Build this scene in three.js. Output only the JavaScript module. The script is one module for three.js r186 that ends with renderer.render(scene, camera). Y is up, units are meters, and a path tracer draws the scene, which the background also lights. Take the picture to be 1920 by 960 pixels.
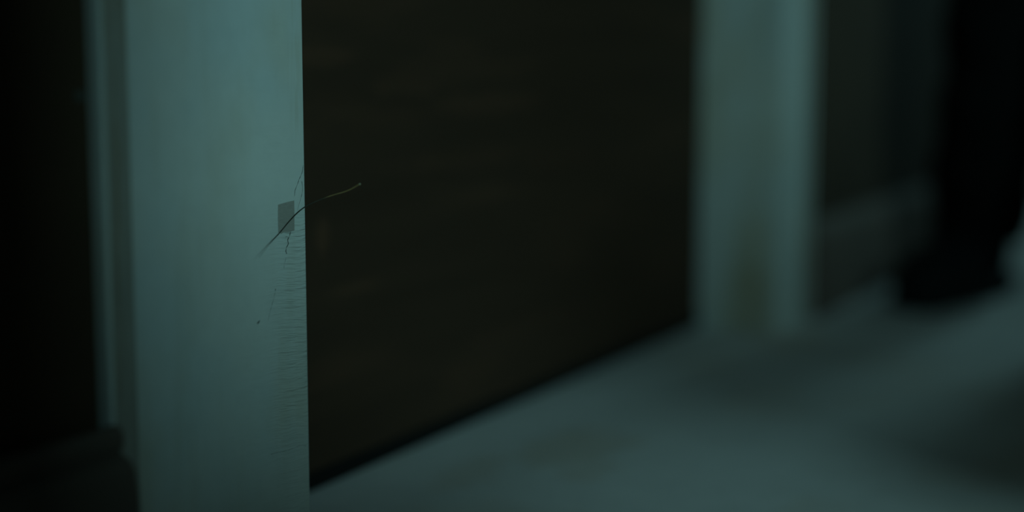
import * as THREE from 'three';
import { mergeGeometries, toCreasedNormals } from 'three/addons/utils/BufferGeometryUtils.js';
import { RoundedBoxGeometry } from 'three/addons/geometries/RoundedBoxGeometry.js';
import { RectAreaLightUniformsLib } from 'three/addons/lights/RectAreaLightUniformsLib.js';

// World: X runs along the hall wall that holds the dark door, Z points out of that wall
// into the hall, the casing faces lie at z = 0 and the crisp casing edge at x = 0.
const scene = new THREE.Scene();
scene.background = new THREE.Color(0x000000);

// ---------------------------------------------------------------- camera (long lens, low over the floor)
const camera = new THREE.PerspectiveCamera(2 * Math.atan(480 / 3000) * 180 / Math.PI, 2, 0.05, 30);
camera.position.set(-0.835, 0.33, 0.574);
{
  const pitch = Math.atan(380 / 3000);
  const fx = 0.89002, fz = -0.45591;
  camera.lookAt(-0.835 + fx * Math.cos(pitch), 0.33 - Math.sin(pitch), 0.574 + fz * Math.cos(pitch));
}
camera.focus = 1.0;
camera.userData.fStop = 1.42;
camera.updateMatrixWorld();

// ---------------------------------------------------------------- light: one narrow night window in the room across the hall
RectAreaLightUniformsLib.init();
const WIN = { x: -1.72, y: 1.62, z: 3.46, w: 0.34, h: 0.80 };
const LIGHT = new THREE.Color().setRGB(0.44, 1.0, 1.05);
const windowLight = new THREE.RectAreaLight(LIGHT, 70, WIN.w - 0.04, WIN.h - 0.04);
windowLight.position.set(WIN.x, WIN.y, WIN.z - 0.02);
windowLight.lookAt(WIN.x + 0.0, WIN.y, 0);
windowLight.name = 'night_window_light';
scene.add(windowLight);
// added fill light: a made-up dim window behind the person, out of view
const WIN2 = { x: 4.2, y: 1.45, z: 0.62, w: 0.50, h: 0.70 };
const fillLight = new THREE.RectAreaLight(LIGHT, 10, WIN2.w - 0.04, WIN2.h - 0.04);
fillLight.position.set(WIN2.x - 0.02, WIN2.y, WIN2.z);
fillLight.lookAt(0, WIN2.y, WIN2.z);
fillLight.name = 'added_fill_light';
scene.add(fillLight);

const renderer = new THREE.WebGLRenderer({ antialias: true });
renderer.toneMapping = THREE.LinearToneMapping;
renderer.toneMappingExposure = 1.0;
renderer.shadowMap.enabled = true;

// ---------------------------------------------------------------- helpers
const clamp = (v, a = 0, b = 1) => Math.min(b, Math.max(a, v));
const smooth = (a, b, v) => { const t = clamp((v - a) / (b - a)); return t * t * (3 - 2 * t); };
const mix = (a, b, t) => a + (b - a) * t;
function hash(i, j, s) {
  let h = (i * 374761393 + j * 668265263 + s * 974634777) | 0;
  h = Math.imul(h ^ (h >>> 13), 1274126177); h ^= h >>> 16;
  return (h >>> 0) / 4294967295;
}
function noise(x, y, s = 0) {
  const i = Math.floor(x), j = Math.floor(y), u = x - i, v = y - j;
  const a = u * u * (3 - 2 * u), b = v * v * (3 - 2 * v);
  return mix(mix(hash(i, j, s), hash(i + 1, j, s), a), mix(hash(i, j + 1, s), hash(i + 1, j + 1, s), a), b);
}
function fbm(x, y, s = 0, o = 4) { let t = 0, a = 0.5, n = 0; for (let k = 0; k < o; k++) { t += a * noise(x, y, s + k * 17); n += a; x *= 2.03; y *= 2.03; a *= 0.5; } return t / n; }
const enc = (c) => c <= 0.0031308 ? c * 12.92 : 1.055 * Math.pow(c, 1 / 2.4) - 0.055;
function colourTex(w, h, fn, wrap = true) {   // fn(u, v) -> linear rgb, v up
  const d = new Uint8Array(w * h * 4);
  for (let y = 0; y < h; y++) for (let x = 0; x < w; x++) {
    const c = fn((x + 0.5) / w, (y + 0.5) / h), o = (y * w + x) * 4;
    for (let k = 0; k < 3; k++) d[o + k] = clamp(enc(clamp(c[k]))) * 255 + 0.5;
    d[o + 3] = 255;
  }
  return finish(d, w, h, THREE.SRGBColorSpace, wrap);
}
function greyTex(w, h, fn, wrap = true) {
  const d = new Uint8Array(w * h * 4);
  for (let y = 0; y < h; y++) for (let x = 0; x < w; x++) {
    const g = clamp(fn((x + 0.5) / w, (y + 0.5) / h)) * 255 + 0.5, o = (y * w + x) * 4;
    d[o] = d[o + 1] = d[o + 2] = g; d[o + 3] = 255;
  }
  return finish(d, w, h, THREE.NoColorSpace, wrap);
}
function finish(d, w, h, space, wrap) {
  const t = new THREE.DataTexture(d, w, h, THREE.RGBAFormat);
  t.colorSpace = space; t.magFilter = THREE.LinearFilter; t.minFilter = THREE.LinearMipmapLinearFilter; t.generateMipmaps = true;
  t.wrapS = t.wrapT = wrap ? THREE.MirroredRepeatWrapping : THREE.ClampToEdgeWrapping; t.needsUpdate = true;
  return t;
}
const mat = (p) => new THREE.MeshStandardMaterial(p);
const rgb = (r, g, b) => new THREE.Color().setRGB(r, g, b);
const used = {};
function numbered(name) { const n = used[name] = (used[name] ?? -1) + 1; return n ? `${name}_${String(n).padStart(3, '0')}` : name; }
function mesh(name, geo, m, parent = scene) {
  const o = new THREE.Mesh(geo, m); o.name = parent === scene ? numbered(name) : name;
  o.castShadow = o.receiveShadow = true; parent.add(o); return o;
}
function group(name, label, category, at = [0, 0, 0]) {
  const g = new THREE.Group(); g.name = numbered(name); g.position.set(...at);
  g.userData = { label, category }; scene.add(g); return g;
}
function setting(o, label, category) { o.userData = { kind: 'structure', label, category }; return o; }
// box from limits with uv in metres
function slab(x0, x1, y0, y1, z0, z1) {
  const g = new THREE.BoxGeometry(x1 - x0, y1 - y0, z1 - z0).translate((x0 + x1) / 2, (y0 + y1) / 2, (z0 + z1) / 2);
  return metreUv(g);
}
function metreUv(g) {
  if (g.index) g = g.toNonIndexed();
  const p = g.attributes.position, n = g.attributes.normal, uv = new Float32Array(p.count * 2);
  for (let i = 0; i < p.count; i++) {
    const ax = Math.abs(n.getX(i)), ay = Math.abs(n.getY(i)), az = Math.abs(n.getZ(i));
    const x = p.getX(i), y = p.getY(i), z = p.getZ(i);
    if (az >= ax && az >= ay) { uv[2 * i] = x; uv[2 * i + 1] = y; } else if (ax >= ay) { uv[2 * i] = z; uv[2 * i + 1] = y; } else { uv[2 * i] = x; uv[2 * i + 1] = z; }
  }
  g.setAttribute('uv', new THREE.BufferAttribute(uv, 2)); return g;
}
// a profile [[x, z], ...] (counter-clockwise seen from above with z towards the hall) carried up from y0 to y1
function prism(pts, y0, y1) {
  const s = new THREE.Shape(pts.map(([x, z]) => new THREE.Vector2(x, -z)));
  const g = new THREE.ExtrudeGeometry(s, { depth: y1 - y0, bevelEnabled: false, steps: 1 });
  g.rotateX(-Math.PI / 2).translate(0, y0, 0);      // shape y -> -z, depth -> y
  return metreUv(g);
}
// a profile [[z, y], ...] carried along x
function prismX(pts, x0, x1) {
  const s = new THREE.Shape(pts.map(([z, y]) => new THREE.Vector2(-z, y)));
  const g = new THREE.ExtrudeGeometry(s, { depth: x1 - x0, bevelEnabled: false, steps: 1 });
  g.rotateY(Math.PI / 2).translate(x0, 0, 0);       // shape x -> -z, depth -> x
  return metreUv(g);
}

// ---------------------------------------------------------------- materials
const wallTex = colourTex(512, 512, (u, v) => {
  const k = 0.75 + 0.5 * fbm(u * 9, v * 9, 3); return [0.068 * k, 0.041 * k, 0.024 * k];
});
wallTex.repeat.set(1 / 1.1, 1 / 1.1);
const wallBump = greyTex(512, 512, (u, v) => fbm(u * 60, v * 60, 8, 3)); wallBump.repeat.set(1 / 1.1, 1 / 1.1);
const M = {
  wall: new THREE.MeshPhysicalMaterial({ map: wallTex, bumpMap: wallBump, bumpScale: 0.0006, roughness: 0.95, specularIntensity: 0.25 }),
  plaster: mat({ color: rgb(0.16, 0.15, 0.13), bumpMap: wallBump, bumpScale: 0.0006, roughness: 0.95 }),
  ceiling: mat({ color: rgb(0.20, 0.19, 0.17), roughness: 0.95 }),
  base: new THREE.MeshPhysicalMaterial({ color: rgb(0.150, 0.105, 0.085), roughness: 0.85, specularIntensity: 0.3 }),
};
// white gloss paint, old and stained; used for reveals, upper boards, mouldings
const paintFn = (sx, sy, seed) => (u, v) => {
  const x = u * sx, y = v * sy;
  const blotch = smooth(0.50, 0.80, fbm(x * 14, y * 9, seed));
  const cool = smooth(0.45, 0.8, fbm(x * 11 + 5, y * 8, seed + 40));
  const drip = smooth(0.60, 0.85, fbm(x * 60, y * 4, seed + 80)) * 0.5;
  const g = 0.97 + 0.06 * (fbm(x * 120, y * 120, seed + 9, 3) - 0.5);
  return [(0.64 - 0.03 * blotch - 0.05 * cool - 0.05 * drip) * g, (0.62 - 0.06 * blotch - 0.01 * cool - 0.06 * drip) * g, (0.57 - 0.10 * blotch + 0.02 * cool - 0.08 * drip) * g];
};
const paintTex = colourTex(512, 512, paintFn(1, 1, 200)); paintTex.repeat.set(1, 1);
const paintBump = greyTex(512, 1024, (u, v) => fbm(u * 25 + 0.6 * noise(u * 7, v * 40), v * 330, 12, 3)); paintBump.repeat.set(1, 1);
M.paint = mat({ map: paintTex, bumpMap: paintBump, bumpScale: 0.00025, roughness: 0.55 });

// ---------------------------------------------------------------- setting: floor, ceiling, walls
const XA = -3.0, XB = 4.2, HALL = 1.25, ROOM = 3.5, TOP = 2.5, DOORH = 2.05, OPEN = 0.98;
const stains = [[0.36, 0.02, 0.10, 0.05, 0.55], [0.30, 0.06, 0.05, 0.03, 0.4], [0.62, 0.10, 0.09, 0.05, 0.25], [0.95, 0.03, 0.09, 0.05, 0.5], [0.25, -0.02, 0.07, 0.03, 0.4]];
const floorTex = colourTex(1024, 512, (u, v) => {           // x from -0.4 to 2.0, z from -0.2 to 1.0
  const x = -0.4 + u * 2.4, z = -0.2 + v * 1.2;
  const k = 0.90 + 0.20 * fbm(x * 7, z * 7, 61) + 0.06 * (fbm(x * 70, z * 70, 65, 3) - 0.5);
  let s = 0.35 * smooth(0.52, 0.78, fbm(x * 8 + 3, z * 8, 71));
  for (const [sx, sz, rx, rz, a] of stains) {
    const e = Math.hypot((x - sx) / rx, (z - sz) / rz) + 0.9 * (fbm(x * 30, z * 30, 77) - 0.5);
    s = Math.max(s, a * (1 - smooth(0.55, 1.05, e)));
  }
  return [0.60 * k * (1 - 0.10 * s), 0.55 * k * (1 - 0.22 * s), 0.53 * k * (1 - 0.34 * s)];
});
floorTex.repeat.set(1 / 2.4, 1 / 1.2); floorTex.offset.set(0.4 / 2.4, 0.2 / 1.2);
const floorBump = greyTex(512, 512, (u, v) => fbm(u * 40, v * 40, 91, 4)); floorBump.repeat.set(1.2, 1.2);
M.floor = mat({ map: floorTex, bumpMap: floorBump, bumpScale: 0.0006, roughness: 0.75 });
setting(mesh('floor', slab(XA - 0.15, XB + 0.15, -0.12, 0, -0.9, ROOM + 0.15), M.floor), 'pale stained floor running along the dark door', 'floor');
setting(mesh('ceiling', slab(XA - 0.15, XB + 0.15, TOP, TOP + 0.12, -0.9, ROOM + 0.15), M.ceiling), 'plain ceiling over the hall', 'ceiling');

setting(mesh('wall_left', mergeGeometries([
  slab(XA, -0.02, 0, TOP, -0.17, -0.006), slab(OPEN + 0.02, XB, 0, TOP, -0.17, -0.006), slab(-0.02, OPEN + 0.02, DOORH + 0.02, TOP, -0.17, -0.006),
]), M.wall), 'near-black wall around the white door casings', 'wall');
mesh('paint_chip', new THREE.SphereGeometry(1, 12, 8).scale(0.0050, 0.0032, 0.0008).translate(-0.1945, 0.3080, -0.0058), mat({ color: rgb(0.075, 0.070, 0.055), roughness: 0.9 }), scene.getObjectByName('wall_left'));
const XL = -0.775, XR = 0.45;                                // doorway across the hall, out of the picture: the light comes through it
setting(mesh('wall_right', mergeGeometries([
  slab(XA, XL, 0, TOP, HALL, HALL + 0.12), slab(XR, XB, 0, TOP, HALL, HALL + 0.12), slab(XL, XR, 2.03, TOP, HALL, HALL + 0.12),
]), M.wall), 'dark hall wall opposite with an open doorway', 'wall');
const vz0 = WIN2.z - WIN2.w / 2, vz1 = WIN2.z + WIN2.w / 2, vy0 = WIN2.y - WIN2.h / 2, vy1 = WIN2.y + WIN2.h / 2;
setting(mesh('wall_front', mergeGeometries([
  slab(XB, XB + 0.15, 0, TOP, -0.9, vz0), slab(XB, XB + 0.15, 0, TOP, vz1, ROOM + 0.15), slab(XB, XB + 0.15, 0, vy0, vz0, vz1), slab(XB, XB + 0.15, vy1, TOP, vz0, vz1),
]), M.wall), 'dark wall with an added fill window at the far end of the hall', 'wall');
setting(mesh('wall_back', slab(XA - 0.15, XA, 0, TOP, -0.9, ROOM + 0.15), M.wall), 'dark wall at the near end of the hall', 'wall');
setting(mesh('wall_closet', mergeGeometries([slab(XA, XB, 0, TOP, -0.9, -0.78)]), M.wall), 'unlit wall of the space behind the closed door', 'wall');
const wx0 = WIN.x - WIN.w / 2, wx1 = WIN.x + WIN.w / 2, wy0 = WIN.y - WIN.h / 2, wy1 = WIN.y + WIN.h / 2;
setting(mesh('wall_window', mergeGeometries([
  slab(XA, wx0, 0, TOP, ROOM, ROOM + 0.15), slab(wx1, XB, 0, TOP, ROOM, ROOM + 0.15), slab(wx0, wx1, 0, wy0, ROOM, ROOM + 0.15), slab(wx0, wx1, wy1, TOP, ROOM, ROOM + 0.15),
]), M.plaster), 'plaster wall with a narrow window across the hall', 'wall');

// window for the cold night light, and an added one for fill
function nightWindow(name, label, at, turn, w, h, glow) {
  const g = new THREE.Group(); g.name = name; g.position.set(...at); g.rotation.y = turn; scene.add(g);
  setting(g, label, 'window');
  const a = w / 2;
  mesh('window_frame', mergeGeometries([slab(-a, -a + 0.03, 0, h, -0.01, 0.05), slab(a - 0.03, a, 0, h, -0.01, 0.05), slab(-a + 0.03, a - 0.03, 0, 0.03, -0.01, 0.05), slab(-a + 0.03, a - 0.03, h - 0.03, h, -0.01, 0.05)]), M.paint, g);
  mesh('pane', slab(-a + 0.03, a - 0.03, 0.03, h - 0.03, 0.015, 0.02), mat({ color: rgb(0.05, 0.06, 0.06), emissive: LIGHT, emissiveIntensity: glow, roughness: 0.3 }), g);
}
nightWindow('window_1', 'narrow window glowing with cold blue-green night light across the hall', [WIN.x, wy0, ROOM], 0, WIN.w, WIN.h, 1.2);
nightWindow('window_2', 'added dim fill window at the far end of the hall', [XB, vy0, WIN2.z], Math.PI / 2, WIN2.w, WIN2.h, 0.4);

// ---------------------------------------------------------------- the near casing: painted board with cracks, ridged brush marks, moulded outer band
const BW = 0.164, BH = 0.41;                                // the finely painted lower stretch of the board
// cracks and scratches as polylines in metres on the board (x from its crisp edge, y from the floor)
const cracks = [
  { w: 0.00034, a: 0.75, p: [[-0.0018, 0.2600], [-0.0030, 0.2555], [-0.0062, 0.2520], [-0.0090, 0.2478], [-0.0112, 0.2450], [-0.0117, 0.2420]] },
  { w: 0.00032, a: 0.70, p: [[-0.0035, 0.2500], [-0.0028, 0.2470], [-0.0030, 0.2435], [-0.0055, 0.2385], [-0.0078, 0.2345], [-0.0085, 0.2325]] },
  { w: 0.00042, a: 0.85, p: [[-0.0165, 0.2200], [-0.0180, 0.2170], [-0.0200, 0.2150], [-0.0192, 0.2125], [-0.0212, 0.2105], [-0.0222, 0.2082], [-0.0213, 0.2066]] },
  { w: 0.00024, a: 0.55, p: [[-0.0195, 0.2165], [-0.0218, 0.2172], [-0.0226, 0.2158]] },
  { w: 0.00028, a: 0.45, p: [[-0.0222, 0.2040], [-0.0240, 0.2000], [-0.0245, 0.1975]] },
  { w: 0.00028, a: 0.50, p: [[-0.0338, 0.1852], [-0.0360, 0.1800], [-0.0395, 0.1735], [-0.0420, 0.1680]] },
  { w: 0.00065, a: 0.85, p: [[-0.0512, 0.1684], [-0.0530, 0.1672]] },
  { w: 0.00060, a: 0.60, p: [[-0.0338, 0.1856], [-0.0340, 0.1852]] },
  { w: 0.00060, a: 0.60, p: [[-0.0030, 0.2558], [-0.0032, 0.2555]] },
  { w: 0.00024, a: 0.35, p: [[-0.0020, 0.0800], [-0.0110, 0.0822], [-0.0230, 0.0820], [-0.0420, 0.0836]] },
];
function crackAt(x, y) {
  let v = 0;
  for (const c of cracks) {
    if (c.box === undefined) { const xs = c.p.map((q) => q[0]), ys = c.p.map((q) => q[1]); c.box = [Math.min(...xs) - 0.002, Math.max(...xs) + 0.002, Math.min(...ys) - 0.002, Math.max(...ys) + 0.002]; }
    if (x < c.box[0] || x > c.box[1] || y < c.box[2] || y > c.box[3]) continue;
    for (let i = 0; i + 1 < c.p.length; i++) {
      const [ax, ay] = c.p[i], [bx, by] = c.p[i + 1], dx = bx - ax, dy = by - ay;
      const t = clamp(((x - ax) * dx + (y - ay) * dy) / (dx * dx + dy * dy));
      const wob = 0.00025 * (noise(x * 2600, y * 2600, 31) - 0.5);
      const d = Math.hypot(x - ax - dx * t, y - ay - dy * t) + wob;
      const gap = 0.45 + 0.55 * smooth(0.35, 0.55, noise(x * 500, y * 700, 37));
      v = Math.max(v, c.a * gap * (1 - smooth(c.w * 0.45, c.w * 1.15, d)));
    }
  }
  return v;
}
const boardColour = paintFn(BW, BH, 20);
const boardTex = colourTex(820, 2048, (u, v) => {
  const x = (u - 1) * BW, y = v * BH, c = boardColour(u, v), k = crackAt(x, y);
  // brown rubbed streaks along the edge, higher up, and yellowed runs lower down
  const rub = 0.35 * smooth(0.45, 0.75, fbm(x * 420, y * 28, 51)) * smooth(-0.024, -0.008, x) * smooth(0.26, 0.30, y);
  const grime = 0.40 * smooth(0.50, 0.75, fbm(x * 55, y * 7, 57)) + 0.25 * smooth(0.5, 0.8, fbm(x * 24, y * 20, 59));
  const s = clamp(rub + 0.5 * grime);
  const q = 1 - k;
  return [mix(0.02, c[0] * (1 - 0.16 * s), q), mix(0.018, c[1] * (1 - 0.22 * s), q), mix(0.014, c[2] * (1 - 0.32 * s), q)];
}, false);
// dried brush ridges: short, near-horizontal, strongest along the free edge
const boardBump = greyTex(820, 2048, (u, v) => {
  const x = (u - 1) * BW, y = v * BH;
  const bend = 0.0035 * smooth(-0.04, 0, x) * (1 - smooth(0.05, 0.2, y) * 0.0) + 0.003 * (fbm(x * 40, y * 30, 5) - 0.5);
  const yy = y + bend;
  const r1 = fbm(x * 50, yy * 640, 14, 2), r2 = fbm(x * 110, yy * 1500, 19, 2);
  const where = smooth(-0.052, -0.010, x + 0.016 * (fbm(x * 30, y * 26, 23) - 0.5)) * (0.35 + 0.65 * smooth(0.40, 0.55, fbm(x * 10, y * 22, 29))) * (1 - smooth(0.215, 0.245, y));
  const base = 0.10 * fbm(x * 60, y * 300, 33, 3);
  return 0.15 + base + where * (0.55 * (r1 - 0.3) + 0.35 * (r2 - 0.3)) - 0.35 * crackAt(x, y);
}, false);
boardTex.repeat.set(1 / BW, 1 / BH); boardTex.offset.set(1, 0);
boardBump.repeat.set(1 / BW, 1 / BH); boardBump.offset.set(1, 0);
M.board = mat({ map: boardTex, bumpMap: boardBump, bumpScale: 0.0017, roughness: 0.5 });

const E1 = 0.0012;                                          // eased edge of the boards
const boardProfile = [[-BW, -0.006], [0, -0.006], [0, -E1], [-E1 * 0.3, -E1 * 0.3], [-E1, 0], [-BW, 0]];
// outer band: the face climbs away from the board, then a round bead, then down to the wall
const bandProfile = [[0, -0.006], [0, -0.0004], [0.002, -0.0004], [0.014, 0.0006], [0.0205, 0.0012], [0.0205, -0.006]];
const beadProfile = [[0.0205, -0.006], [0.0205, 0.0014], [0.0213, 0.0026], [0.0225, 0.0030], [0.0238, 0.0024], [0.0246, 0.0010], [0.0248, -0.0010], [0.0248, -0.006]];
const bandTex = colourTex(128, 1024, (u, v) => {           // darker, browner strip beside the bead
  const x = u * 0.05, y = v * 1.0, k = 0.85 + 0.3 * fbm(x * 90, y * 30, 301), d = smooth(0.42, 0.7, fbm(x * 160, y * 16, 307));
  return [0.34 * k * (1 - 0.15 * d), 0.305 * k * (1 - 0.25 * d), 0.26 * k * (1 - 0.36 * d)];
});
bandTex.repeat.set(20, 1);
M.brownBand = mat({ map: bandTex, bumpMap: paintBump, bumpScale: 0.0003, roughness: 0.7 });
function casing(name, label, edge, dir, width, height, material) {
  const g = new THREE.Group(); g.name = name; g.position.set(edge, 0, 0); scene.add(g); setting(g, label, 'casing');
  const flip = (pts) => dir < 0 ? pts : pts.map(([x, z]) => [-x, z]).reverse();
  const board = boardProfile.map(([x, z]) => [x < -0.05 ? -width : x, z]);
  if (material) {
    mesh('board', prism(flip(board), 0, BH), material, g);
    mesh('board', prism(flip(board), BH, height), M.paint, g);
  } else mesh('board', prism(flip(board), 0, height), M.paint, g);
  mesh('brown_band', prism(flip(bandProfile.map(([x, z]) => [-width - x, z]).reverse()), 0, height), M.brownBand, g);
  mesh('bead', prism(flip(beadProfile.map(([x, z]) => [-width - x, z]).reverse()), 0, height), M.paint, g);
  return g;
}
casing('trim_1', 'white cracked casing with a crisp edge beside the dark door', 0, -1, BW, DOORH + 0.16, M.board);
casing('trim_2', 'white casing on the far side of the dark door', OPEN, 1, 0.092, DOORH + 0.16, null);
// jamb linings: the far one faces the camera
const revealTex = colourTex(256, 1024, (u, v) => {          // z from -0.17 to 0, y from 0 to 0.68
  const z = -0.17 + u * 0.17, y = v * 0.68, c = paintFn(0.17, 0.68, 120)(u, v);
  const e = Math.hypot((z + 0.036) / 0.030, (y - 0.02) / 0.085) + 0.8 * (fbm(z * 60, y * 40, 141) - 0.5);
  const s = 0.8 * (1 - smooth(0.55, 1.15, e)) + 0.3 * smooth(0.5, 0.8, fbm(z * 50, y * 14, 147));
  return [c[0] * (1 - 0.28 * s), c[1] * (1 - 0.38 * s), c[2] * (1 - 0.52 * s)];
}, true);
revealTex.repeat.set(1 / 0.17, 1 / 0.68); revealTex.offset.set(1, 0);
M.reveal = mat({ map: revealTex, bumpMap: paintBump, bumpScale: 0.00025, roughness: 0.55 });
setting(mesh('trim_3', slab(-0.02, 0, 0, DOORH + 0.02, -0.17, -0.006), M.paint), 'white door lining behind the cracked casing', 'jamb');
setting(mesh('trim_4', slab(OPEN, OPEN + 0.02, 0, DOORH + 0.02, -0.17, -0.006), M.reveal), 'white far door lining with a brown stain near the floor', 'jamb');
setting(mesh('trim_5', mergeGeometries([slab(0, OPEN, DOORH, DOORH + 0.02, -0.17, -0.006), slab(0, OPEN, DOORH, DOORH + 0.16, -0.006, 0)]), M.paint), 'white head casing over the dark door', 'casing');

// ---------------------------------------------------------------- the dark door, closed, set back in the frame
{
  const d = new THREE.Group(); d.name = 'door_1'; d.position.set(0, 0.013, -0.10); scene.add(d);
  setting(d, 'dark brown smooth door standing closed between white casings', 'door');
  const smears = [[0.17, 0.315, 0.06, 0.010, 0.8], [0.30, 0.290, 0.07, 0.012, 0.6], [0.43, 0.272, 0.11, 0.012, 0.9], [0.40, 0.225, 0.14, 0.012, 0.5], [0.58, 0.215, 0.10, 0.010, 0.4], [0.167, 0.178, 0.010, 0.018, 1.0], [0.21, 0.135, 0.05, 0.006, 0.6], [0.52, 0.060, 0.16, 0.010, 0.4], [0.86, 0.08, 0.08, 0.03, 0.3]];
  const doorTex = colourTex(1024, 1024, (u, v) => {         // x 0 to 0.98, y 0 to 0.98
    const x = u * OPEN, y = v * OPEN;
    const grain = 0.84 + 0.32 * fbm(x * 5, y * 60, 161, 4);
    let s = 0.5 * smooth(0.55, 0.8, fbm(x * 5, y * 26, 171));
    for (const [sx, sy, rx, ry, a] of smears) {
      const e = Math.hypot((x - sx) / rx, (y - sy) / ry) + 0.8 * (fbm(x * 40, y * 70, 177) - 0.5);
      s = Math.max(s, a * (1 - smooth(0.45, 1.15, e)));
    }
    return [0.049 * grain * (1 + 0.55 * s), 0.0245 * grain * (1 + 0.42 * s), 0.013 * grain * (1 + 0.38 * s)];
  });
  doorTex.repeat.set(1 / OPEN, 1 / OPEN);
  mesh('door_slab', slab(0.003, OPEN - 0.003, 0, DOORH - 0.018, -0.04, 0), new THREE.MeshPhysicalMaterial({ map: doorTex, roughness: 0.85, specularIntensity: 0.4 }), d);
  mesh('gap_shade_strip', slab(0.004, OPEN - 0.004, -0.0115, 0.002, -0.03, 0.002), new THREE.MeshPhysicalMaterial({ color: rgb(0.008, 0.007, 0.006), roughness: 0.9, specularIntensity: 0.3 }), d).userData.label = 'black strip painting in the shade under the door';  // near-black strip paints in the contact shade under the door
  const knobProfile = [[0, 0.062], [0.012, 0.061], [0.022, 0.054], [0.026, 0.044], [0.022, 0.034], [0.011, 0.028], [0.010, 0.008], [0.027, 0.006], [0.028, 0], [0, 0]].reverse().map(([r, y]) => new THREE.Vector2(r, y));
  mesh('knob', new THREE.LatheGeometry(knobProfile, 24).rotateX(Math.PI / 2).translate(0.075, 0.98, 0), mat({ color: rgb(0.12, 0.10, 0.07), metalness: 1, roughness: 0.4 }), d);
}

// ---------------------------------------------------------------- dark skirting either side
const skirting = [[-0.006, 0], [0.022, 0], [0.022, 0.060], [0.020, 0.100], [0.018, 0.112], [0.014, 0.1165], [0.009, 0.118], [0.009, 0.1195], [0.0110, 0.124], [0.0110, 0.130], [0.008, 0.1335], [0.004, 0.1335], [0.002, 0.131], [0.001, 0.126], [-0.006, 0.124]];
setting(mesh('baseboard_left', prismX(skirting, XA, -BW - 0.0248), M.base), 'black moulded baseboard butting against the cracked white casing', 'baseboard');
setting(mesh('baseboard_right', prismX([[-0.006, 0], [0.016, 0], [0.016, 0.096], [0.0135, 0.108], [0.008, 0.116], [0, 0.120], [-0.006, 0.121]], OPEN + 0.092 + 0.0248, XB), M.base), 'dark baseboard behind the trouser leg beyond the door', 'baseboard');

// ---------------------------------------------------------------- things on the casing
{
  // scrap of tape, slightly ragged
  const s = new THREE.Shape(); const pts = [[-0.0296, 0.2378], [-0.0240, 0.2383], [-0.0185, 0.2387], [-0.0126, 0.2390], [-0.0125, 0.2330], [-0.0127, 0.2270], [-0.0129, 0.2202], [-0.0180, 0.2199], [-0.0235, 0.2203], [-0.0270, 0.2196], [-0.0298, 0.2206], [-0.0300, 0.2290]];
  const cx = -0.021, cy = 0.2295;
  pts.forEach(([x, y], i) => i ? s.lineTo(x - cx, y - cy) : s.moveTo(x - cx, y - cy)); s.closePath();
  const g = new THREE.ExtrudeGeometry(s, { depth: 0.0002, bevelEnabled: false });
  const t = colourTex(128, 256, (u, v) => { const k = 0.85 + 0.3 * fbm(u * 8, v * 60, 211); return [0.33 * k, 0.285 * k, 0.245 * k]; });
  t.repeat.set(1 / 0.018, 1 / 0.02); t.offset.set(0.5, 0.5);
  const o = mesh('tape_scrap', metreUv(g), mat({ map: t, roughness: 0.85 }));
  o.position.set(cx, cy, 0.00004);
  o.userData = { label: 'small grey-brown scrap of tape stuck on the cracked white casing', category: 'tape' };
}
{
  // thin stalk stuck across the tape, reaching out past the edge
  const pts = [[-0.0590, 0.2090, 0.0065], [-0.0440, 0.2152, 0.0035], [-0.0300, 0.2206, 0.0013], [-0.0200, 0.2262, 0.0009], [-0.0120, 0.2304, 0.0009], [-0.0050, 0.2332, 0.0009], [0.0020, 0.2356, 0.0020], [0.0150, 0.2396, 0.0075], [0.0290, 0.2426, 0.0130], [0.0400, 0.2460, 0.0150]].map((p) => new THREE.Vector3(...p));
  const o0 = pts[4].clone();
  const curve = new THREE.CatmullRomCurve3(pts.map((p) => p.clone().sub(o0)));
  const N = 64, R = 8, fr = curve.computeFrenetFrames(N, false), pos = [], col = [], idx = [];
  for (let i = 0; i <= N; i++) {
    const u = i / N, c = curve.getPointAt(u), r = 0.00009 + 0.00030 * smooth(0.0, 0.5, u) - 0.00006 * smooth(0.6, 1, u);
    const litTip = smooth(0.66, 0.84, u + 0.03 * Math.sin(u * 60));          // shading put into the colour: dark stem, lit straw tone towards the bud
    for (let k = 0; k < R; k++) { const a = k / R * Math.PI * 2; col.push(mix(0.030, 0.26, litTip), mix(0.024, 0.155, litTip), mix(0.014, 0.05, litTip)); pos.push(c.x + r * (Math.cos(a) * fr.normals[i].x + Math.sin(a) * fr.binormals[i].x), c.y + r * (Math.cos(a) * fr.normals[i].y + Math.sin(a) * fr.binormals[i].y), c.z + r * (Math.cos(a) * fr.normals[i].z + Math.sin(a) * fr.binormals[i].z)); }
  }
  for (let i = 0; i < N; i++) for (let k = 0; k < R; k++) { const a = i * R + k, b = i * R + (k + 1) % R; idx.push(a, b, a + R, b, b + R, a + R); }
  const g = new THREE.BufferGeometry(); g.setAttribute('position', new THREE.Float32BufferAttribute(pos, 3)); g.setAttribute('color', new THREE.Float32BufferAttribute(col, 3)); g.setIndex(idx); g.computeVertexNormals();
  const st = group('dry_stalk', 'thin dry brown stalk lying over the tape and sticking out past the casing edge', 'stalk', o0.toArray());
  mesh('stem', g, mat({ vertexColors: true, roughness: 0.7 }), st);
  const tip = mesh('tip', new THREE.SphereGeometry(0.00075, 12, 8).scale(1.3, 0.8, 0.9), mat({ color: rgb(0.35, 0.30, 0.18), roughness: 0.7 }), st);
  tip.position.copy(pts[pts.length - 1]).sub(o0);
  tip.userData.label = 'pale bud at the end';
}

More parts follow.
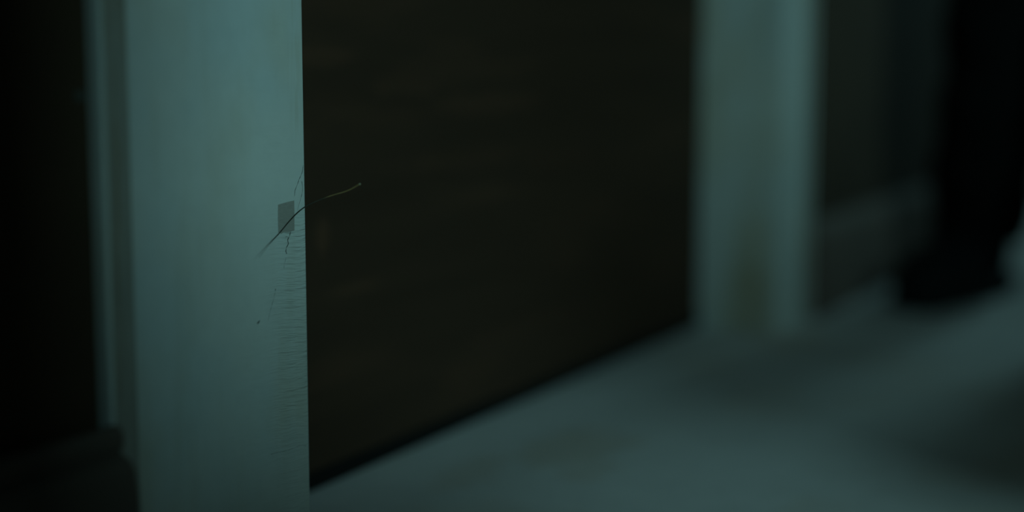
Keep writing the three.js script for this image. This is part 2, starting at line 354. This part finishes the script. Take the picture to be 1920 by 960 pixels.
// ---------------------------------------------------------------- the person standing in the hall: distance fields meshed with surface nets
const V3 = (x, y, z) => new THREE.Vector3(x, y, z);
const smin = (a, b, k) => { const h = clamp(0.5 + 0.5 * (b - a) / k); return mix(b, a, h) - k * h * (1 - h); };
function capsule(p, a, b, ra, rb) {
  const dx = b.x - a.x, dy = b.y - a.y, dz = b.z - a.z;
  const t = clamp(((p.x - a.x) * dx + (p.y - a.y) * dy + (p.z - a.z) * dz) / (dx * dx + dy * dy + dz * dz));
  return Math.hypot(p.x - a.x - dx * t, p.y - a.y - dy * t, p.z - a.z - dz * t) - mix(ra, rb, t);
}
const ellipsoid = (p, c, rx, ry, rz) => { const q = Math.hypot((p.x - c.x) / rx, (p.y - c.y) / ry, (p.z - c.z) / rz); return (q - 1) * Math.min(rx, ry, rz); };
function nets(field, lo, hi, cell) {
  const nx = Math.ceil((hi[0] - lo[0]) / cell) + 1, ny = Math.ceil((hi[1] - lo[1]) / cell) + 1, nz = Math.ceil((hi[2] - lo[2]) / cell) + 1;
  const f = new Float32Array(nx * ny * nz), p = V3(0, 0, 0), at = (i, j, k) => (k * ny + j) * nx + i;
  for (let k = 0; k < nz; k++) for (let j = 0; j < ny; j++) for (let i = 0; i < nx; i++) f[at(i, j, k)] = field(p.set(lo[0] + i * cell, lo[1] + j * cell, lo[2] + k * cell));
  const vid = new Int32Array(nx * ny * nz).fill(-1), pos = [], idx = [];
  for (let k = 0; k + 1 < nz; k++) for (let j = 0; j + 1 < ny; j++) for (let i = 0; i + 1 < nx; i++) {
    let n = 0, sx = 0, sy = 0, sz = 0;
    const c = []; for (let q = 0; q < 8; q++) c.push(f[at(i + (q & 1), j + ((q >> 1) & 1), k + (q >> 2))]);
    for (let q = 0; q < 8; q++) for (const b of [1, 2, 4]) if (!(q & b)) {
      const u = c[q], v = c[q | b]; if ((u < 0) === (v < 0)) continue;
      const t = u / (u - v); n++;
      sx += (q & 1) + (b === 1 ? t : 0); sy += ((q >> 1) & 1) + (b === 2 ? t : 0); sz += (q >> 2) + (b === 4 ? t : 0);
    }
    if (n) { vid[at(i, j, k)] = pos.length / 3; pos.push(lo[0] + (i + sx / n) * cell, lo[1] + (j + sy / n) * cell, lo[2] + (k + sz / n) * cell); }
  }
  const quad = (a, b, c, d, flip) => { if (a < 0 || b < 0 || c < 0 || d < 0) return; flip ? idx.push(a, c, b, a, d, c) : idx.push(a, b, c, a, c, d); };
  for (let k = 1; k + 1 < nz; k++) for (let j = 1; j + 1 < ny; j++) for (let i = 1; i + 1 < nx; i++) {
    const s = f[at(i, j, k)] < 0;
    if (s !== f[at(i + 1, j, k)] < 0) quad(vid[at(i, j - 1, k - 1)], vid[at(i, j, k - 1)], vid[at(i, j, k)], vid[at(i, j - 1, k)], !s);
    if (s !== f[at(i, j + 1, k)] < 0) quad(vid[at(i - 1, j, k - 1)], vid[at(i - 1, j, k)], vid[at(i, j, k)], vid[at(i, j, k - 1)], !s);
    if (s !== f[at(i, j, k + 1)] < 0) quad(vid[at(i - 1, j - 1, k)], vid[at(i, j - 1, k)], vid[at(i, j, k)], vid[at(i - 1, j, k)], !s);
  }
  const g = new THREE.BufferGeometry(); g.setAttribute('position', new THREE.Float32BufferAttribute(pos, 3)); g.setIndex(idx); g.computeVertexNormals();
  return g;
}
{
  // local frame: origin on the floor under the body, facing -x; right leg towards the wall (-z)
  const P = group('person', 'person in black trousers and black shoes standing beyond the door', 'person', [1.43, 0, 0.263]);
  const J = {
    ankR: V3(0.000, 0.09, -0.125), kneeR: V3(-0.03, 0.50, -0.086), hipR: V3(0.02, 0.92, -0.085),
    ankL: V3(-0.190, 0.09, 0.150), kneeL: V3(-0.12, 0.50, 0.120), hipL: V3(0.02, 0.92, 0.085),
    waist: V3(0.01, 1.08, 0), chest: V3(0.0, 1.30, 0), neck: V3(0.0, 1.47, 0), head: V3(-0.02, 1.62, 0),
    shR: V3(0.01, 1.40, -0.168), shL: V3(0.01, 1.40, 0.175), elR: V3(0.04, 1.12, -0.195), elL: V3(0.03, 1.12, 0.225), wrR: V3(-0.02, 0.87, -0.190), wrL: V3(-0.04, 0.87, 0.225),
  };
  const skin = mat({ color: rgb(0.45, 0.30, 0.22), roughness: 0.6 });
  const cloth = new THREE.MeshPhysicalMaterial({ color: rgb(0.0065, 0.0055, 0.005), roughness: 0.95, specularIntensity: 0.2 });
  const leather = new THREE.MeshPhysicalMaterial({ color: rgb(0.010, 0.010, 0.010), roughness: 0.85, specularIntensity: 0.3 });
  const hairM = mat({ color: rgb(0.02, 0.015, 0.012), roughness: 0.8 });
  // body: legs, trunk, arms under the clothes, neck and head as one field
  const bodyField = (p) => {
    let d = Math.min(capsule(p, J.ankR, J.kneeR, 0.036, 0.052), capsule(p, J.ankL, J.kneeL, 0.036, 0.052));
    d = smin(d, capsule(p, J.kneeR, J.hipR, 0.052, 0.078), 0.02); d = smin(d, capsule(p, J.kneeL, J.hipL, 0.052, 0.078), 0.02);
    d = smin(d, ellipsoid(p, V3(0.01, 1.02, 0), 0.10, 0.16, 0.15), 0.04);
    d = smin(d, ellipsoid(p, V3(0.0, 1.27, 0), 0.105, 0.20, 0.155), 0.05);
    for (const s of ['R', 'L']) { d = smin(d, capsule(p, J['sh' + s], J['el' + s], 0.046, 0.036), 0.03); d = smin(d, capsule(p, J['el' + s], J['wr' + s], 0.035, 0.025), 0.01); }
    return smin(d, capsule(p, V3(0.01, 1.40, 0), V3(-0.005, 1.54, 0), 0.058, 0.052), 0.03);
  };
  const headField = (p) => {
    let d = ellipsoid(p, V3(0.005, 1.655, 0), 0.098, 0.105, 0.078);
    d = smin(d, ellipsoid(p, V3(-0.035, 1.590, 0), 0.060, 0.070, 0.058), 0.03);
    d = smin(d, capsule(p, V3(-0.01, 1.46, 0), V3(0.0, 1.58, 0), 0.054, 0.052), 0.02);
    d = smin(d, capsule(p, V3(-0.092, 1.640, 0), V3(-0.108, 1.605, 0), 0.007, 0.013), 0.012);
    for (const s of [-1, 1]) {
      d = -smin(-d, ellipsoid(p, V3(-0.098, 1.638, s * 0.032), 0.018, 0.012, 0.018), 0.010);
      d = smin(d, ellipsoid(p, V3(-0.076, 1.637, s * 0.031), 0.0125, 0.0125, 0.0125), 0.002);
      d = smin(d, ellipsoid(p, V3(0.01, 1.625, s * 0.082), 0.020, 0.032, 0.010), 0.006);
    }
    d = smin(d, capsule(p, V3(-0.094, 1.573, -0.022), V3(-0.094, 1.573, 0.022), 0.006, 0.006), 0.008);
    return smin(d, capsule(p, V3(-0.090, 1.560, -0.016), V3(-0.090, 1.560, 0.016), 0.006, 0.006), 0.006);
  };
  const handField = (w, s) => (p) => {
    let d = capsule(p, V3(w.x, w.y + 0.03, w.z), V3(w.x, w.y, w.z), 0.027, 0.024);
    d = smin(d, ellipsoid(p, V3(w.x - 0.005, w.y - 0.05, w.z), 0.042, 0.055, 0.016), 0.012);
    [[-0.032, 0.066], [-0.011, 0.076], [0.010, 0.070], [0.029, 0.054]].forEach(([o, len]) => {
      const a = V3(w.x + o, w.y - 0.085, w.z), m = V3(w.x + o * 1.1 - 0.006, w.y - 0.09 - len * 0.5, w.z - s * 0.006), e = V3(w.x + o * 1.05 - 0.012, w.y - 0.085 - len, w.z - s * 0.022);
      d = smin(d, Math.min(capsule(p, a, m, 0.0092, 0.0085), capsule(p, m, e, 0.0085, 0.007)), 0.003);
    });
    const b = V3(w.x - 0.035, w.y - 0.035, w.z - s * 0.006), t1 = V3(w.x - 0.058, w.y - 0.068, w.z - s * 0.014), t2 = V3(w.x - 0.062, w.y - 0.095, w.z - s * 0.018);
    return smin(d, Math.min(capsule(p, b, t1, 0.0125, 0.0105), capsule(p, t1, t2, 0.0105, 0.008)), 0.006);
  };
  const strip = (g) => { g.deleteAttribute('uv'); return g; };
  mesh('body', mergeGeometries([
    nets(bodyField, [-0.30, 0.03, -0.32], [0.25, 1.62, 0.32], 0.014),
    nets(headField, [-0.14, 1.40, -0.12], [0.13, 1.79, 0.12], 0.005),
    nets(handField(J.wrR, -1), [-0.11, 0.68, -0.245], [0.05, 0.92, -0.135], 0.0035),
    nets(handField(J.wrL, 1), [-0.13, 0.68, 0.17], [0.03, 0.92, 0.28], 0.0035),
  ].map(strip)), skin, P);
  // trousers: loose legs with a few soft folds, open hems low over the shoes
  const leg = (p, a, k, h) => {
    const fold = 0.0035 * Math.sin(p.y * 62 + 2.2 * Math.sin(p.z * 30 + p.x * 22)) * (1 - smooth(0.32, 0.6, p.y)) + 0.002 * Math.sin(p.y * 31 + p.x * 40);
    const hem = V3(a.x, a.y - 0.06, a.z);
    let d = smin(capsule(p, hem, k, 0.066, 0.074), capsule(p, k, h, 0.074, 0.098), 0.02) + fold;
    const cut = 0.070 + 0.10 * (p.x - a.x) * -0.25;            // hem height, a little higher over the instep
    return Math.max(d, cut - p.y);
  };
  mesh('trousers', nets((p) => {
    let d = smin(leg(p, J.ankR, J.kneeR, J.hipR), leg(p, J.ankL, J.kneeL, J.hipL), 0.015);
    d = smin(d, ellipsoid(p, V3(0.012, 0.99, 0), 0.125, 0.15, 0.175), 0.05);
    return Math.max(d, p.y - 1.08);
  }, [-0.30, 0.03, -0.32], [0.20, 1.14, 0.34], 0.010), cloth, P);
  mesh('jacket', nets((p) => {
    let d = smin(ellipsoid(p, V3(0.01, 1.05, 0), 0.145, 0.22, 0.185), ellipsoid(p, V3(0.0, 1.28, 0), 0.135, 0.20, 0.185), 0.08);
    for (const s of ['R', 'L']) { d = smin(d, capsule(p, J['sh' + s], J['el' + s], 0.066, 0.056), 0.04); d = smin(d, capsule(p, J['el' + s], J['wr' + s], 0.055, 0.043), 0.015); }
    for (const s of ['R', 'L']) d = smin(d, capsule(p, V3(0.005, 1.440, 0), V3(J['sh' + s].x, 1.405, J['sh' + s].z * 0.9), 0.070, 0.058), 0.05);   // sloping shoulders
    d = Math.max(d, 0.865 - p.y);
    return Math.max(d, -(Math.hypot(p.x + 0.01, p.z) - 0.066 + (p.y < 1.47 ? 1 : 0)));
  }, [-0.2, 0.83, -0.34], [0.25, 1.56, 0.34], 0.012), cloth, P);
  mesh('hair', nets((p) => Math.max(ellipsoid(p, V3(0.012, 1.662, 0), 0.106, 0.114, 0.088), -ellipsoid(p, V3(-0.085, 1.610, 0), 0.07, 0.085, 0.085), 1.585 - p.y), [-0.13, 1.55, -0.12], [0.15, 1.80, 0.12], 0.006), hairM, P);
  // shoes, toes towards -x
  const shoe = (cx, cz, turn) => {
    const f = (p) => {
      const q = V3(p.x * Math.cos(turn) - p.z * Math.sin(turn), p.y, p.x * Math.sin(turn) + p.z * Math.cos(turn));
      let d = ellipsoid(q, V3(-0.145, 0.030, 0.0), 0.085, 0.044, 0.052);                  // toe box
      d = smin(d, capsule(q, V3(-0.13, 0.040, 0), V3(0.015, 0.060, 0), 0.036, 0.042), 0.03); // vamp and quarter
      d = smin(d, capsule(q, V3(0.022, 0.035, 0), V3(0.012, 0.105, 0), 0.037, 0.043), 0.02); // heel counter
      d = Math.max(d, -(q.y - 0.016));
      const along = clamp((q.x + 0.225) / 0.29);
      const half = 0.036 + 0.019 * Math.sin(Math.PI * clamp(1.15 - along * 0.95)) ;
      const sole = Math.max(Math.abs(q.z) - half, q.y - 0.020 - (q.x > -0.03 ? 0.006 : 0), -q.y, -0.232 - q.x + 9 * q.z * q.z, q.x - 0.062 + 9 * q.z * q.z);
      return smin(d, sole, 0.004);
    };
    const o = mesh('shoe', nets(f, [-0.25, -0.012, -0.11], [0.09, 0.16, 0.11], 0.006), leather, P);
    o.position.set(cx, 0, cz); return o;
  };
  shoe(J.ankR.x + 0.0, J.ankR.z, -0.14); shoe(J.ankL.x, J.ankL.z, 0.12);
}

// ---------------------------------------------------------------- added unseen box behind the lens to shade the foot of the casing
function shadeBox(label, at, w, h, dp) {
  const c = group('added_shade_box', label, 'box', at);
  const card = mat({ color: rgb(0.20, 0.13, 0.075), roughness: 0.9 });
  mesh('shadeBox', new RoundedBoxGeometry(w, h - 0.004, dp, 2, 0.004).translate(0, (h - 0.004) / 2, 0), card, c);
  for (const s of [-1, 1]) mesh('flap', new RoundedBoxGeometry(w, 0.004, dp / 2 - 0.001, 1, 0.001).translate(0, h - 0.002, s * dp / 4), card, c);
  mesh('packing_tape', new THREE.BoxGeometry(w, 0.0005, 0.05).translate(0, h + 0.0003, 0), mat({ color: rgb(0.30, 0.20, 0.10), roughness: 0.4 }), c);
}
shadeBox('added unseen brown box shading the foot of the casing', [-0.69, 0, 1.03], 0.50, 0.50, 0.36);
// added unseen low cabinet: its top cuts the window light off the right of the floor
{
  const c = group('added_shade_cabinet', 'added unseen low cabinet shading the right of the floor', 'cabinet', [0.02, 0, 1.60]);
  const wood = mat({ color: rgb(0.14, 0.085, 0.05), roughness: 0.6 }), brass = mat({ color: rgb(0.4, 0.3, 0.15), metalness: 1, roughness: 0.4 });
  const w = 0.76, h = 0.67, dp = 0.34;
  mesh('carcass', new RoundedBoxGeometry(w, h - 0.03, dp, 2, 0.004).translate(0, (h - 0.03) / 2, 0), wood, c);
  mesh('cabinet_top', new RoundedBoxGeometry(w + 0.03, 0.03, dp + 0.03, 2, 0.006).translate(0, h - 0.015, 0), wood, c);
  for (const s of [-1, 1]) {
    const d = mesh('cabinet_door', new RoundedBoxGeometry(w / 2 - 0.012, h - 0.14, 0.02, 2, 0.004).translate(s * w / 4, (h - 0.03) / 2 + 0.03, -dp / 2 - 0.01), wood, c);
    mesh('handle', new THREE.SphereGeometry(0.014, 16, 12).translate(s * 0.04, h * 0.6, -dp / 2 - 0.032), brass, d);
  }
}

renderer.render(scene, camera);
